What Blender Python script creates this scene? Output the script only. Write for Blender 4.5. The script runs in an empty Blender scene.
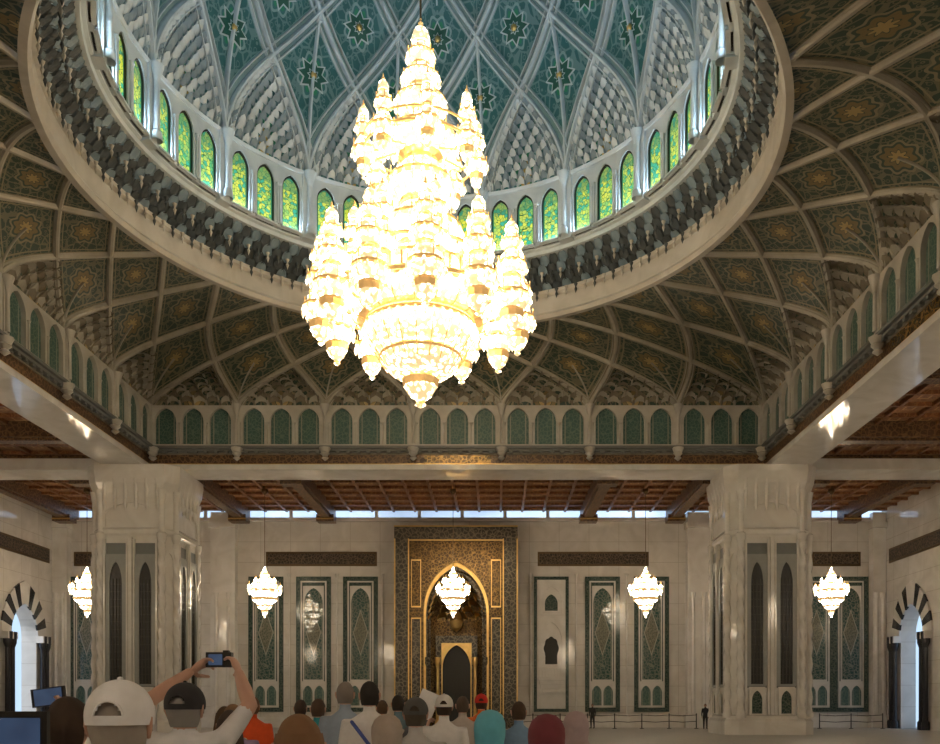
import bpy, math, random
import numpy as np
from mathutils import Vector, Matrix
random.seed(3)
pi=math.pi
scene=bpy.context.scene
try:
    scene.view_settings.view_transform='Standard'
    scene.view_settings.exposure=1.05
except Exception: pass

# ------------------------------------------------------------ mesh builder
class MB:
    def __init__(s):
        s.v=[];s.f=[];s.m=[];s.uv=[];s.sm=[];s.T=None
    def add(s,verts,faces,mat=0,uvs=None,smooth=False):
        o=len(s.v)
        if s.T is not None:
            a=np.c_[np.array(verts,float),np.ones(len(verts))]@s.T.T
            verts=a[:,:3].tolist()
        s.v.extend([tuple(p) for p in verts])
        for i,f in enumerate(faces):
            s.f.append([o+k for k in f])
            s.m.append(mat[i] if isinstance(mat,(list,tuple)) else mat)
            s.uv.append([uvs[k] for k in f] if uvs is not None else None)
            s.sm.append(smooth)
    def box(s,x0,x1,y0,y1,z0,z1,mat=0):
        v=[(x,y,z) for z in (z0,z1) for y in (y0,y1) for x in (x0,x1)]
        s.add(v,[(0,2,3,1),(4,5,7,6),(0,1,5,4),(2,6,7,3),(0,4,6,2),(1,3,7,5)],mat)
    def grid(s,P,mat=0,closed=False,uv=None,smooth=True):
        n=len(P);k=len(P[0]);v=[p for r in P for p in r];fs=[]
        for i in range(n-1):
            for j in range(k if closed else k-1):
                j2=(j+1)%k
                fs.append((i*k+j,i*k+j2,(i+1)*k+j2,(i+1)*k+j))
        u=[q for r in uv for q in r] if uv else None
        s.add(v,fs,mat,u,smooth)
    def lathe(s,prof,mats=0,seg=16,c=(0,0),smooth=True,rot=0):
        for i in range(len(prof)-1):
            (r0,z0),(r1,z1)=prof[i],prof[i+1]
            m=mats[i] if isinstance(mats,(list,tuple)) else mats
            P=[[(c[0]+r*math.cos(rot+2*pi*j/seg),c[1]+r*math.sin(rot+2*pi*j/seg),z) for j in range(seg)] for r,z in ((r0,z0),(r1,z1))]
            s.grid(P,m,True,None,smooth)
    def tube(s,pts,rad,seg=10,mat=0,flat=1.0,ref=None,caps=True):
        pts=[Vector(p) for p in pts];n=len(pts)
        if not isinstance(rad,(list,tuple)): rad=[rad]*n
        prev=None;cps=[]
        for i in range(n):
            t=(pts[min(i+1,n-1)]-pts[max(i-1,0)]).normalized()
            if prev is None:
                a=Vector(ref) if ref is not None else (Vector((0,0,1)) if abs(t.z)<.9 else Vector((0,1,0)))
            else: a=prev
            b=(a-t*a.dot(t)).normalized();prev=b;c=t.cross(b)
            cps.append((pts[i],rad[i],b,c,t))
        full=[]
        if caps:
            p,r,b,c,t=cps[0]
            for k in (3,2,1):
                a=k*pi/6.2; full.append((p-t*r*math.sin(a),r*math.cos(a),b,c))
        for p,r,b,c,t in cps: full.append((p,r,b,c))
        if caps:
            p,r,b,c,t=cps[-1]
            for k in (1,2,3):
                a=k*pi/6.2; full.append((p+t*r*math.sin(a),r*math.cos(a),b,c))
        P=[[tuple(p+(b*flat*math.cos(2*pi*j/seg)+c*math.sin(2*pi*j/seg))*r) for j in range(seg)] for p,r,b,c in full]
        s.grid(P,mat,True)
        if caps:
            s.add(P[0],[list(range(seg))[::-1]],mat,None,True); s.add(P[-1],[list(range(seg))],mat,None,True)
    def sweep(s,pts,nrm,w,h,mat=0):
        n=len(pts);P=[]
        for i in range(n):
            p=Vector(pts[i]);t=(Vector(pts[min(i+1,n-1)])-Vector(pts[max(i-1,0)])).normalized()
            N=Vector(nrm[i]);N=(N-t*N.dot(t)).normalized();B=t.cross(N)
            P.append([tuple(p+B*a*w/2+N*b*h) for a,b in ((-1,-.3),(-1,.5),(-.45,1),(.45,1),(1,.5),(1,-.3))])
        s.grid(P,mat,False,None,False)
    def ell(s,c,r,mat=0,seg=14,rings=10):
        P=[]
        for i in range(rings+1):
            a=-pi/2+pi*i/rings
            P.append([(c[0]+r[0]*math.cos(a)*math.cos(2*pi*j/seg),c[1]+r[1]*math.cos(a)*math.sin(2*pi*j/seg),c[2]+r[2]*math.sin(a)) for j in range(seg)])
        s.grid(P,mat,True)
    def mesh(s,name,mats):
        me=bpy.data.meshes.new(name)
        me.from_pydata(s.v,[],s.f)
        for m in mats: me.materials.append(m)
        me.polygons.foreach_set('material_index',s.m)
        me.polygons.foreach_set('use_smooth',s.sm)
        if any(u is not None for u in s.uv):
            l=me.uv_layers.new(name='UVMap');d=[]
            for f,u in zip(s.f,s.uv):
                if u is None: d.extend([0.0]*(2*len(f)))
                else:
                    for q in u: d.extend(q)
            l.data.foreach_set('uv',d)
        me.update()
        return me
    def build(s,name,mats,parent=None,loc=None):
        ob=bpy.data.objects.new(name,s.mesh(name,mats))
        scene.collection.objects.link(ob)
        if parent: ob.parent=parent
        if loc: ob.location=loc
        return ob
def inst(name,me,loc=(0,0,0),rz=0,parent=None):
    ob=bpy.data.objects.new(name,me);scene.collection.objects.link(ob)
    ob.location=loc;ob.rotation_euler=(0,0,rz)
    if parent: ob.parent=parent
    return ob
def empty(name,loc=(0,0,0),rz=0):
    e=bpy.data.objects.new(name,None);scene.collection.objects.link(e);e.location=loc;e.rotation_euler=(0,0,rz)
    e.empty_display_size=.2
    return e
def frame(o,x,n,up=(0,0,1)):
    M=np.eye(4);M[:3,0]=x;M[:3,1]=n;M[:3,2]=up;M[:3,3]=o
    return M

# ------------------------------------------------------------ materials
class G:
    def __init__(s,name):
        s.mat=bpy.data.materials.new(name);s.mat.use_nodes=True;s.nt=s.mat.node_tree
        s.b=s.nt.nodes['Principled BSDF']
    def n(s,t,**k):
        x=s.nt.nodes.new(t)
        for a,b in k.items(): setattr(x,a,b)
        return x
    def put(s,sock,v):
        if isinstance(v,bpy.types.NodeSocket): s.nt.links.new(v,sock)
        elif isinstance(v,tuple) and len(v)==3 and sock.type=='RGBA': sock.default_value=(*v,1)
        else: sock.default_value=v
    def m(s,op,a,b=None,c=None,clamp=False):
        x=s.n('ShaderNodeMath',operation=op);x.use_clamp=clamp
        for i,v in enumerate((a,b,c)):
            if v is not None: s.put(x.inputs[i],v)
        return x.outputs[0]
    def mix(s,f,a,b):
        x=s.n('ShaderNodeMix',data_type='RGBA');s.put(x.inputs[0],f);s.put(x.inputs[6],a);s.put(x.inputs[7],b)
        return x.outputs[2]
    def co(s,kind='Object'):
        return s.n('ShaderNodeTexCoord').outputs[kind]
    def sep(s,v):
        x=s.n('ShaderNodeSeparateXYZ');s.put(x.inputs[0],v);return x.outputs
    def comb(s,a,b,c=0.0):
        x=s.n('ShaderNodeCombineXYZ')
        for i,v in enumerate((a,b,c)): s.put(x.inputs[i],v)
        return x.outputs[0]
    def noise(s,v,sc,det=3,dist=0.0):
        x=s.n('ShaderNodeTexNoise');s.put(x.inputs['Vector'],v);x.inputs['Scale'].default_value=sc;x.inputs['Detail'].default_value=det;x.inputs['Distortion'].default_value=dist
        return x.outputs[0]
    def vor(s,v,sc,feat='F1',out='Distance'):
        x=s.n('ShaderNodeTexVoronoi',feature=feat);s.put(x.inputs['Vector'],v);x.inputs['Scale'].default_value=sc
        return x.outputs[out]
    def band(s,x,lo,hi):
        return s.m('MULTIPLY',s.m('GREATER_THAN',x,lo),s.m('LESS_THAN',x,hi))
    def arab(s,v,sc):
        e=s.vor(v,sc,'DISTANCE_TO_EDGE');d=s.vor(v,sc*1.7)
        a=s.m('LESS_THAN',e,.07);b=s.band(d,.26,.36)
        return s.m('MAXIMUM',a,b)
    def fin(s,col,rough=.5,metal=0.0,em=None,es=0.0,bump=None,bs=.2,bd=.05,spec=.5):
        s.put(s.b.inputs['Base Color'],col);s.put(s.b.inputs['Roughness'],rough);s.put(s.b.inputs['Metallic'],metal)
        s.b.inputs['Specular IOR Level'].default_value=spec
        if em is not None:
            s.put(s.b.inputs['Emission Color'],em);s.put(s.b.inputs['Emission Strength'],es)
        if bump is not None:
            x=s.n('ShaderNodeBump');x.inputs['Strength'].default_value=bs;x.inputs['Distance'].default_value=bd
            s.put(x.inputs['Height'],bump);s.nt.links.new(x.outputs[0],s.b.inputs['Normal'])
        return s.mat
def plain(name,col,rough=.6,metal=0.0,var=.12,sc=4.0):
    g=G(name);n=g.noise(g.co(),sc,3)
    return g.fin(g.mix(n,tuple(c*(1-var) for c in col),tuple(min(1,c*(1+var)) for c in col)),rough,metal)
def marble(name,a,b,rough=.2,joints=False):
    g=G(name);c=g.co();n=g.noise(c,.7,6,1.2)
    n=g.m('SMOOTH_MIN',1.0,g.m('MULTIPLY_ADD',n,2.4,-.7,True),.1)
    col=g.mix(n,a,b)
    if joints:
        X=g.sep(c)
        j1=g.m('LESS_THAN',g.m('FRACT',g.m('DIVIDE',X[2],1.45)),.02)
        j2=g.m('LESS_THAN',g.m('FRACT',g.m('DIVIDE',g.m('ADD',X[0],X[1]),2.1)),.014)
        col=g.mix(g.m('MULTIPLY',g.m('MAXIMUM',j1,j2),.45),col,(.25,.2,.14))
    return g.fin(col,rough)
MARB=marble('ivory_marble',(.64,.61,.57),(.78,.76,.73),.07)
WALLM=marble('wall_marble',(.60,.57,.53),(.73,.70,.66),.04,True)
CREAM=marble('cream_stone',(.42,.40,.36),(.56,.54,.50),.35)
RIBM=marble('carved_rib_stone',(.34,.32,.27),(.48,.46,.40),.35)
PALE=marble('pale_dome_stone',(.42,.50,.56),(.58,.66,.71),.4)
GREYB=marble('bluegrey_stone',(.13,.20,.26),(.24,.32,.38),.45)
SQM=marble('brown_muqarnas',(.14,.12,.09),(.29,.26,.20),.4)
DARK=plain('dark_grille',(.015,.014,.012),.35)
BLACKM=plain('black_marble',(.02,.02,.025),.15)
GREYS=plain('grey_carved_stone',(.17,.18,.18),.5)
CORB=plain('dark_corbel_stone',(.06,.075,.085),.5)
BRONZE=plain('bronze',(.16,.11,.06),.3,.8)
g=G('gilded_metal');n=g.noise(g.co(),3,4)
GOLD=g.fin(g.mix(n,(.60,.38,.12),(.95,.7,.3)),.3,1.0)
g=G('lit_gold');n=g.noise(g.co(),6,2)
LGOLD=g.fin(g.mix(n,(.6,.38,.12),(.9,.62,.25)),.3,1.0,(1,.56,.2),.22)  # frames are no lamps; slight emission puts the crystals' glow into the gold
def crystal(name,s,lo,hi,base,sc):
    g=G(name);c=g.co();v=g.vor(c,sc);k=g.m('SUBTRACT',1.0,g.m('MULTIPLY',v,1.6),None,True);k=g.m('MULTIPLY',k,k)
    col=g.mix(g.m('MULTIPLY',k,3.0,None,True),lo,hi)
    return g.fin((.8,.75,.6),.15,0,col,g.m('MULTIPLY_ADD',k,s,base))
CRYS=crystal('lit_crystal',17.0,(1,.70,.34),(1,.88,.70),.42,6.0)
CRYS2=crystal('lit_crystal_small',44.0,(1,.75,.42),(1,.90,.76),.6,6.5)
g=G('carved_wood');c=g.co();X=g.sep(c)
fx=g.m('ABSOLUTE',g.m('SUBTRACT',g.m('FRACT',g.m('DIVIDE',X[0],1.5)),.5));fy=g.m('ABSOLUTE',g.m('SUBTRACT',g.m('FRACT',g.m('DIVIDE',X[1],1.5)),.5))
mm=g.m('MAXIMUM',fx,fy);ar=g.arab(c,3.0)
col=g.mix(g.noise(c,2.5,4),(.14,.055,.024),(.28,.12,.05))
col=g.mix(g.m('MULTIPLY',ar,.4),col,(.46,.26,.11))
col=g.mix(g.band(mm,.12,.18),col,(.50,.32,.14))
WOOD=g.fin(col,.4)
g=G('wood_beam_paint');c=g.co();ar=g.arab(c,4.0)
WBEAM=g.fin(g.mix(g.m('MULTIPLY',ar,.5),(.075,.038,.02),(.34,.20,.09)),.38)
g=G('gilt_inscription');c=g.co();ar=g.arab(c,5.0)
INSC=g.fin(g.mix(ar,(.03,.02,.013),(.14,.10,.065)),.45)
def lattice(name,bg,bg2,line,accent,gold,sc=9.0,ls=.5):
    g=G(name);uv=g.sep(g.co('UV'));a=g.m('FRACT',uv[0]);b=g.m('FRACT',uv[1])
    u=g.m('SUBTRACT',a,.5);v=g.m('SUBTRACT',b,.5)
    A=g.m('ABSOLUTE',u);B=g.m('ABSOLUTE',v);mx=g.m('MAXIMUM',A,B)
    r=g.m('SQRT',g.m('ADD',g.m('MULTIPLY',u,u),g.m('MULTIPLY',v,v)))
    an=g.m('ARCTAN2',v,u)
    c8=g.m('COSINE',g.m('MULTIPLY',an,8.0))
    rr=g.m('MULTIPLY_ADD',c8,.025,r)
    vec=g.comb(u,v,g.m('FLOOR',uv[0]))
    ar=g.arab(vec,sc)
    n=g.noise(g.co(),1.2,3)
    col=g.mix(n,bg,bg2)
    col=g.mix(g.m('MULTIPLY',ar,ls),col,line)
    col=g.mix(g.m('LESS_THAN',rr,.25),col,bg2)
    col=g.mix(g.band(rr,.215,.25),col,line)
    col=g.mix(g.band(rr,.10,.18),col,accent)
    col=g.mix(g.m('LESS_THAN',rr,.085),col,gold)
    col=g.mix(g.band(mx,.38,.40),col,line)
    col=g.mix(g.m('GREATER_THAN',mx,.43),col,line)
    return g.fin(col,.4,0,bump=ar,bs=.5,bd=.05)
VPAN=lattice('vault_arabesque',(.022,.055,.042),(.045,.08,.062),(.27,.24,.16),(.22,.17,.08),(.45,.33,.14),8.0,.6)
DPAN=lattice('dome_faience',(.015,.09,.105),(.035,.16,.175),(.22,.34,.37),(.02,.22,.13),(.5,.36,.10),7.0)
g=G('green_niche_tile');uvv=g.co('UV');u=g.sep(uvv);x=g.m('ABSOLUTE',g.m('SUBTRACT',u[0],.5))
ar=g.arab(g.co(),5.0);col=g.mix(g.m('MULTIPLY',ar,.6),(.045,.11,.095),(.17,.23,.19))
col=g.mix(g.band(x,.33,.38),col,(.28,.29,.24))
NICHE=g.fin(col,.45)
g=G('wall_arabesque');u=g.sep(g.co('UV'));c=g.co();x=g.m('SUBTRACT',u[0],.5);y=g.m('SUBTRACT',u[1],.5)
ax=g.m('ABSOLUTE',x);ay=g.m('ABSOLUTE',y)
ar=g.arab(c,4.5)
col=g.mix(g.m('MULTIPLY',ar,.7),(.04,.09,.08),(.30,.30,.25))
med=g.m('ADD',g.m('MULTIPLY',ax,2.2),g.m('MULTIPLY',ay,3.2))
inner=g.mix(g.m('MULTIPLY',g.arab(c,7.0),.7),(.12,.13,.10),(.36,.33,.26))
col=g.mix(g.m('LESS_THAN',med,.75),col,inner)
col=g.mix(g.band(med,.72,.8),col,(.4,.4,.35))
col=g.mix(g.band(ax,.40,.43),col,(.4,.4,.35))
WARAB=g.fin(col,.05)
g=G('green_border_stone');ar=g.arab(g.co(),6.0)
GBORD=g.fin(g.mix(g.m('MULTIPLY',ar,.6),(.03,.058,.05),(.18,.20,.165)),.12)
g=G('mihrab_border');ar=g.arab(g.co(),3.2)
MBORD=g.fin(g.mix(ar,(.06,.055,.045),(.19,.165,.12)),.25,.2)
g=G('mihrab_gold_tile');c=g.co();ar=g.arab(c,4.5);n=g.noise(c,1.3,3)
MGOLD=g.fin(g.mix(ar,(.05,.032,.016),g.mix(n,(.24,.145,.055),(.62,.40,.14))),.25,g.m('MULTIPLY',ar,.6),bump=ar,bs=.7,bd=.05)
g=G('stained_glass');c=g.co();u=g.sep(g.co('UV'))
cell=g.n('ShaderNodeTexVoronoi');g.put(cell.inputs['Vector'],c);cell.inputs['Scale'].default_value=7.0
k=g.sep(cell.outputs['Color']);
big=g.noise(c,.35,1)
col=g.mix(g.m('MULTIPLY_ADD',big,3.0,-1.0,True),(.05,.40,.16),(.55,.62,.03));col=g.mix(g.m('MULTIPLY',k[0],.8),col,(.80,.74,.06));col=g.mix(g.m('GREATER_THAN',k[1],.8),col,(.03,.38,.26))
ed=g.m('LESS_THAN',g.vor(c,7.0,'DISTANCE_TO_EDGE'),.05);col=g.mix(ed,col,(.01,.08,.02))
dd=g.m('GREATER_THAN',g.m('ABSOLUTE',g.m('SUBTRACT',u[0],.5)),.38);col=g.mix(dd,col,(.01,.14,.07))
col=g.mix(g.m('GREATER_THAN',u[1],.72),col,g.mix(.55,col,(.01,.16,.10)))
GLASS=g.fin((.05,.1,.05),.25,0,col,g.m('MULTIPLY_ADD',u[1],-.35,.78))
g=G('clerestory_glass');n=g.noise(g.co(),.25,2)
CLER=g.fin((.7,.8,.9),.3,0,(.50,.70,1.0),g.m('MULTIPLY_ADD',n,1.0,.1))
g=G('carpet_and_marble_floor');c=g.co();X=g.sep(c);ar=g.arab(c,.9)
col=g.mix(g.m('MULTIPLY',ar,.35),(.42,.39,.36),(.30,.33,.31))
FLOOR=g.fin(col,.45)

# ------------------------------------------------------------ dimensions
HX0,HX1,HY0,HY1=-28.2,29.85,-40.0,30.7
CEIL=15.3
SQ,SCX=16.65,.57
BB=14.34

def arcpts(w,b,spr,h,n=6):
    c=w*.22;R=w/2+c;tm=math.acos(c/R);L=[(-w/2,b),(-w/2,spr)]
    for i in range(1,n+1):
        t=tm*i/n;L.append((c-R*math.cos(t),spr+(h-spr)*math.sin(t)/math.sin(tm)))
    return L
def arch(mb,W,H,w,h,spr,d,mat,b=0.0,y0=0.0,fill=None,yf=.0,n=6,z0=0.0,cx=0.0):
    L=arcpts(w,b,spr,h,n);O=[(-W/2,b),(-W/2,spr)]
    hn=n//2
    for i in range(1,n+1):
        if i<=hn: O.append((-W/2,spr+(H-spr)*i/hn))
        else: O.append((-W/2+W/2*(i-hn)/(n-hn),H))
    for sgn in (1,-1):
        P=[[(cx+sgn*x,d,z0+z) for x,z in O],[(cx+sgn*x,d,z0+z) for x,z in L],[(cx+sgn*x,y0,z0+z) for x,z in L]]
        mb.grid(P,mat,False,None,False)
    if b>0: mb.add([(cx-W/2,d,z0),(cx+W/2,d,z0),(cx+W/2,d,z0+b),(cx-W/2,d,z0+b)],[(0,1,2,3)],mat)
    mb.add([(cx-W/2,y0,z0),(cx-W/2,d,z0),(cx-W/2,d,z0+H),(cx-W/2,y0,z0+H),(cx+W/2,y0,z0),(cx+W/2,d,z0),(cx+W/2,d,z0+H),(cx+W/2,y0,z0+H)],
           [(0,1,2,3),(4,5,6,7),(3,2,6,7),(0,1,5,4)],mat)
    if fill is not None:
        pts=[(x,z) for x,z in L]+[(-x,z) for x,z in L[::-1][1:]]
        mb.add([(cx+x,yf,z0+z) for x,z in pts],[list(range(len(pts)))],fill,[((x+w/2)/w,(z-b)/(h-b)) for x,z in pts])

# ------------------------------------------------------------ room shell
mb=MB();mb.box(HX0-12,HX1+12,HY0-2,HY1+2,-.3,0,0);mb.build('floor',[FLOOR])
mb=MB();mb.box(HX0-1,HX1+1,HY1,HY1+1,0,CEIL,0);mb.build('wall_north',[WALLM])
mb=MB();mb.box(HX0-1,HX1+1,HY0-1,HY0,0,CEIL,0);mb.build('wall_south',[WALLM])
DY=26.3
for nm,X,sg in (('wall_west',HX0,1),('wall_east',HX1,-1)):
    mb=MB()
    a,b=(X-1,X) if sg>0 else (X,X+1)
    mb.box(a,b,HY0,DY-3,0,CEIL,0);mb.box(a,b,DY+3,HY1,0,CEIL,0)
    mb.T=frame((X-sg*1.0,DY,0),(0,1,0),(sg,0,0))
    arch(mb,6,CEIL,3.2,8.2,6.2,1.0,0,n=8)
    mb.build(nm,[WALLM])
    mb=MB();mb.T=frame((X+sg*.01,DY,0),(0,1,0),(sg,0,0))
    L=arcpts(3.2,0,6.2,8.2,7)[1:];L2=arcpts(5.4,0,6.2,9.7,7)[1:]
    for s2 in (1,-1):
        for i in range(len(L)-1):
            q=[L[i],L[i+1],L2[i+1],L2[i]]
            v=[(s2*x,0,z) for x,z in q]+[(s2*x,.12,z) for x,z in q]
            mb.add(v,[(4,5,6,7),(0,1,5,4),(1,2,6,5),(2,3,7,6),(3,0,4,7)],i%2)
        for k in range(2):
            xc=s2*(1.85+.5*k)
            mb.lathe([(.26,0),(.26,.5),(.17,.6),(.16,5.2),(.26,5.5),(.28,6.2)],1,12,(xc,.3))
        mb.box(s2*2.1-.55,s2*2.1+.55,0,.5,5.75,6.2,0)
    mb.build('striped_door_arch',[MARB,BLACKM])

mb=MB()
for x0,x1 in ((-17.2,-15.5),(16.0,17.5),(-28.2,-27.2),(28.9,29.8)):
    mb.box(x0,x1,HY1-.7,HY1,0,15.0,0);mb.box(x0-.15,x1+.15 if x1<29.5 else x1,HY1-.85,HY1,0,.9,0);mb.box(x0-.1,x1+.05,HY1-.85,HY1,13.9,14.3,0)
    for k in (.25,.75):
        mb.lathe([(.14,1),(.12,9),(.18,9.4)],0,8,(x0+(x1-x0)*k,HY1-.75))
for x in (-11.85,-8.5,-5.3,5.1,8.3,11.85,-19.4,19.6):
    mb.lathe([(.12,.75),(.07,.95),(.06,10.5),(.13,10.8)],0,8,(x,HY1-.12))
mb.build('wall_pilaster',[MARB])
mb=MB();mb.box(HX0,HX1,HY1-.12,HY1,0,.75,0);mb.build('baseboard_north',[MARB])
mb=MB();mb.box(HX0,HX0+.12,HY0,DY-2.6,0,.75,0);mb.build('baseboard_west',[MARB])
mb=MB();mb.box(HX1-.12,HX1,HY0,DY-2.6,0,.75,0);mb.build('baseboard_east',[MARB])
mb=MB();mb.box(HX0+.1,HX1-.1,HY1-.1,HY1-.02,14.75,15.2,0)
for i in range(20):
    x=HX0+1.5+i*3.0;mb.box(x-.12,x+.12,HY1-.25,HY1-.01,14.6,15.3,1)
mb.box(HX0,HX1,HY1-.3,HY1,14.45,14.72,1)
mb.build('window_1',[CLER,MARB])
def frieze(nm,o,x,n,L):
    mb=MB();mb.T=frame(o,x,n);mb.box(-L/2,L/2,0.01,.08,-.5,.5,1);mb.box(-L/2+.12,L/2-.12,.08,.12,-.36,.36,0);mb.build(nm,[INSC,BRONZE])
frieze('inscription_frieze',(-9.6,HY1,11.85),(1,0,0),(0,-1,0),7.8)
frieze('inscription_frieze',(9.5,HY1,11.85),(1,0,0),(0,-1,0),7.8)
frieze('inscription_frieze',(26.6,HY1,11.85),(1,0,0),(0,-1,0),3.4)
frieze('inscription_frieze',(-25.3,HY1,11.85),(1,0,0),(0,-1,0),3.4)
frieze('inscription_frieze',(HX0,24.5,11.85),(0,1,0),(1,0,0),10)
frieze('inscription_frieze',(HX1,24.5,11.85),(0,1,0),(-1,0,0),10)
mb=MB()
def panel(mb):
    W,Z0,Z1=2.45,1.1,10.6
    mb.box(-W/2,W/2,0.01,.06,Z0,Z1,1)
    for (a,b,c,d) in ((-W/2,-W/2+.3,Z0,Z1),(W/2-.3,W/2,Z0,Z1),(-W/2+.3,W/2-.3,Z0,Z0+.3),(-W/2+.3,W/2-.3,Z1-.3,Z1)):
        mb.box(a,b,0.01,.14,c,d,2)
    for a,b in ((-W/2+.36,-W/2+.42),(W/2-.42,W/2-.36)): mb.box(a,b,.06,.12,Z0+.4,Z1-.4,1)
    mb.box(-.8,.8,.06,.068,3.3,10.2,2)
    arch(mb,1.6,6.9,1.46,6.7,5.5,.12,2,b=.12,y0=.06,fill=0,yf=.09,z0=3.25)
    arch(mb,1.46,6.7,1.34,6.55,5.45,.14,1,b=.12,y0=.1,z0=3.25)
    arch(mb,.8,1.7,.66,1.5,1.0,.12,1,b=.1,y0=.06,fill=3,yf=.075,z0=1.45,cx=-.4)
    arch(mb,.8,1.7,.66,1.5,1.0,.12,1,b=.1,y0=.06,fill=3,yf=.075,z0=1.45,cx=.4)
panel(mb);pm=mb.mesh('arabesque_panel',[WARAB,MARB,GBORD,NICHE])
for x in (-26.1,-21.5,-13.5,-10.15,-6.85,10.15,13.6,22.0,25.2,27.6):
    inst('arabesque_wall_panel',pm,(x,HY1,0),pi)
for y in (-20,-12,-4,4,12,20):
    inst('arabesque_wall_panel',pm,(HX0,y,0),-pi/2);inst('arabesque_wall_panel',pm,(HX1,y,0),pi/2)
mb=MB();mb.T=frame((6.55,HY1-.01,0),(1,0,0),(0,-1,0))
W,Z0,Z1=2.45,1.1,10.6
mb.box(-W/2,W/2,0,.06,Z0,Z1,0)
for (a,b,c,d) in ((-W/2,-W/2+.22,Z0,Z1),(W/2-.22,W/2,Z0,Z1),(-W/2+.22,W/2-.22,Z0,Z0+.22),(-W/2+.22,W/2-.22,Z1-.22,Z1)): mb.box(a,b,0,.14,c,d,1)
arch(mb,1.9,2.2,1.4,2.0,1.0,.16,0,b=.1,y0=.05,fill=0,yf=.07,z0=7.9)
arch(mb,1.2,1.4,.9,1.25,.6,.14,0,b=.1,y0=.07,fill=1,yf=.08,z0=8.1)
arch(mb,1.9,3.6,1.5,3.3,1.9,.22,0,b=.25,y0=.05,fill=0,yf=.07,z0=4.1)
pts=[]
for i in range(40):
    t=2*pi*i/40;r=.5*(1+.13*abs(math.cos(4*t)));pts.append((r*.95*math.sin(t),.1,5.55+r*1.5*math.cos(t)))
mb.add(pts,[list(range(40))],2);mb.box(-.42,.42,.09,.13,4.45,5.0,2)
for i in range(4): mb.box(-.95+.1*i,.95-.1*i,.1,.75-.12*i,3.3-.28*i,3.55-.28*i,0)
for i in range(9): mb.box(-.93+i*.225,-.87+i*.225,.66,.72,3.55,4.1,0)
mb.box(-.97,.97,.62,.76,4.1,4.2,0)
for c in (-.45,.45): mb.box(c-.3,c+.3,.06,.1,1.4,2.1,0)
mb.build('balcony_niche',[MARB,GBORD,DARK,GREYS])
def hood(mb,p,x,n,up,w,h,d,mat,stem=True):
    mb.T=frame(tuple(p),tuple(x),tuple(n),tuple(up));P=[]
    for j in range(5):
        s=j/4;hw=w/2*math.sqrt(max(0,1-s**2.2))
        P.append([(hw*math.cos(pi*i/6),d*s**1.4-d*.8*math.sin(pi*i/6)*(1-s),h*s) for i in range(7)])
    mb.grid(P,mat,False,None,False)
    if stem: mb.tube([(w/2,-.2*d,-.25*h),(w/2,.1*d,.1*h),(w/2,d*.55,h*.55)],[.02*w,.1*w,.07*w],5,mat,caps=False)
    mb.T=None
mb=MB();TM=frame((-.08,HY1-.01,0),(1,0,0),(0,-1,0));mb.T=TM
W=8.5;H=13.9
mb.box(-W/2,-W/2+1.0,0,1.5,0,H-1.0,0);mb.box(W/2-1.0,W/2,0,1.5,0,H-1.0,0);mb.box(-W/2,W/2,0,1.5,H-1.0,H,0)
for x in (-W/2+.05,W/2-.05,-W/2+1.0,W/2-1.0): mb.box(x-.04,x+.04,1.5,1.56,0,H-.9,3)
mb.box(-W/2+1,W/2-1,1.5,1.56,H-1.04,H-.96,3);mb.box(-W/2,W/2,1.5,1.56,H-.08,H,3)
arch(mb,6.5,H-1.0,4.5,11.5,8.0,1.3,1,b=0,y0=.9,n=12)
arch(mb,4.5,11.5,4.2,11.2,7.85,.95,3,b=0,y0=.85,n=12)
arch(mb,4.5,11.5,3.6,10.5,7.5,.8,0,b=0,y0=.3,n=12)
P=[]
for i in range(15):
    z=8.0*i/14;P.append([(1.95*math.cos(pi*j/16),1.05-1.0*math.sin(pi*j/16),z) for j in range(17)])
for i in range(1,9):
    a=pi/2*i/8;P.append([(1.95*math.cos(a)*math.cos(pi*j/16),1.05-1.0*math.cos(a)*math.sin(pi*j/16),8.0+2.9*math.sin(a)) for j in range(17)])
mb.grid(P,1)
arch(mb,2.9,6.4,2.1,5.9,4.2,.62,0,b=0,y0=.1,fill=2,yf=.2,n=8)
arch(mb,2.1,5.9,1.95,5.75,4.15,.66,3,b=0,y0=.5,n=8)
for s2 in (-1,1):
    for x in (2.0,1.3): mb.lathe([(.2,0),(.2,.5),(.13,.6),(.12,4.2),(.2,4.5),(.2,4.9)],3 if x<1.5 else 0,10,(s2*x,.85))
    mb.box(s2*2.75-.34,s2*2.75+.34,1.3,1.36,8.3,11.6,3);mb.box(s2*2.75-.29,s2*2.75+.29,1.36,1.39,8.4,11.5,1)
    mb.box(s2*2.75-.34,s2*2.75+.34,1.3,1.36,1.0,7.6,3);mb.box(s2*2.75-.29,s2*2.75+.29,1.36,1.39,1.1,7.5,0)
for r in range(7):
    z=7.6+.42*r;rr=1.85*math.cos(min(1.4,.2*r));n=8-r
    for i in range(n):
        a=pi*(i+.5)/n;px,py=rr*math.cos(a),1.05-.85*math.sin(a)*math.cos(.2*r)
        o=TM@np.array([px,py,z,1]);nn=Vector((-math.cos(a),-math.sin(a),0))
        xx=Vector((nn.y,-nn.x,0)).normalized()
        hood(mb,o[:3],xx,nn.normalized(),Vector((0,0,1)),2*rr*1.5/n,.5,.28,3 if (i+r)%2 else 1)
mb.T=TM
mb.lathe([(0,6.6),(.35,6.9),(.5,7.4),(.3,7.9),(.1,8.2),(.02,10.6)],3,10,(0,1.0))
mb.build('mihrab',[MBORD,MGOLD,DARK,GOLD,BRONZE])

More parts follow.
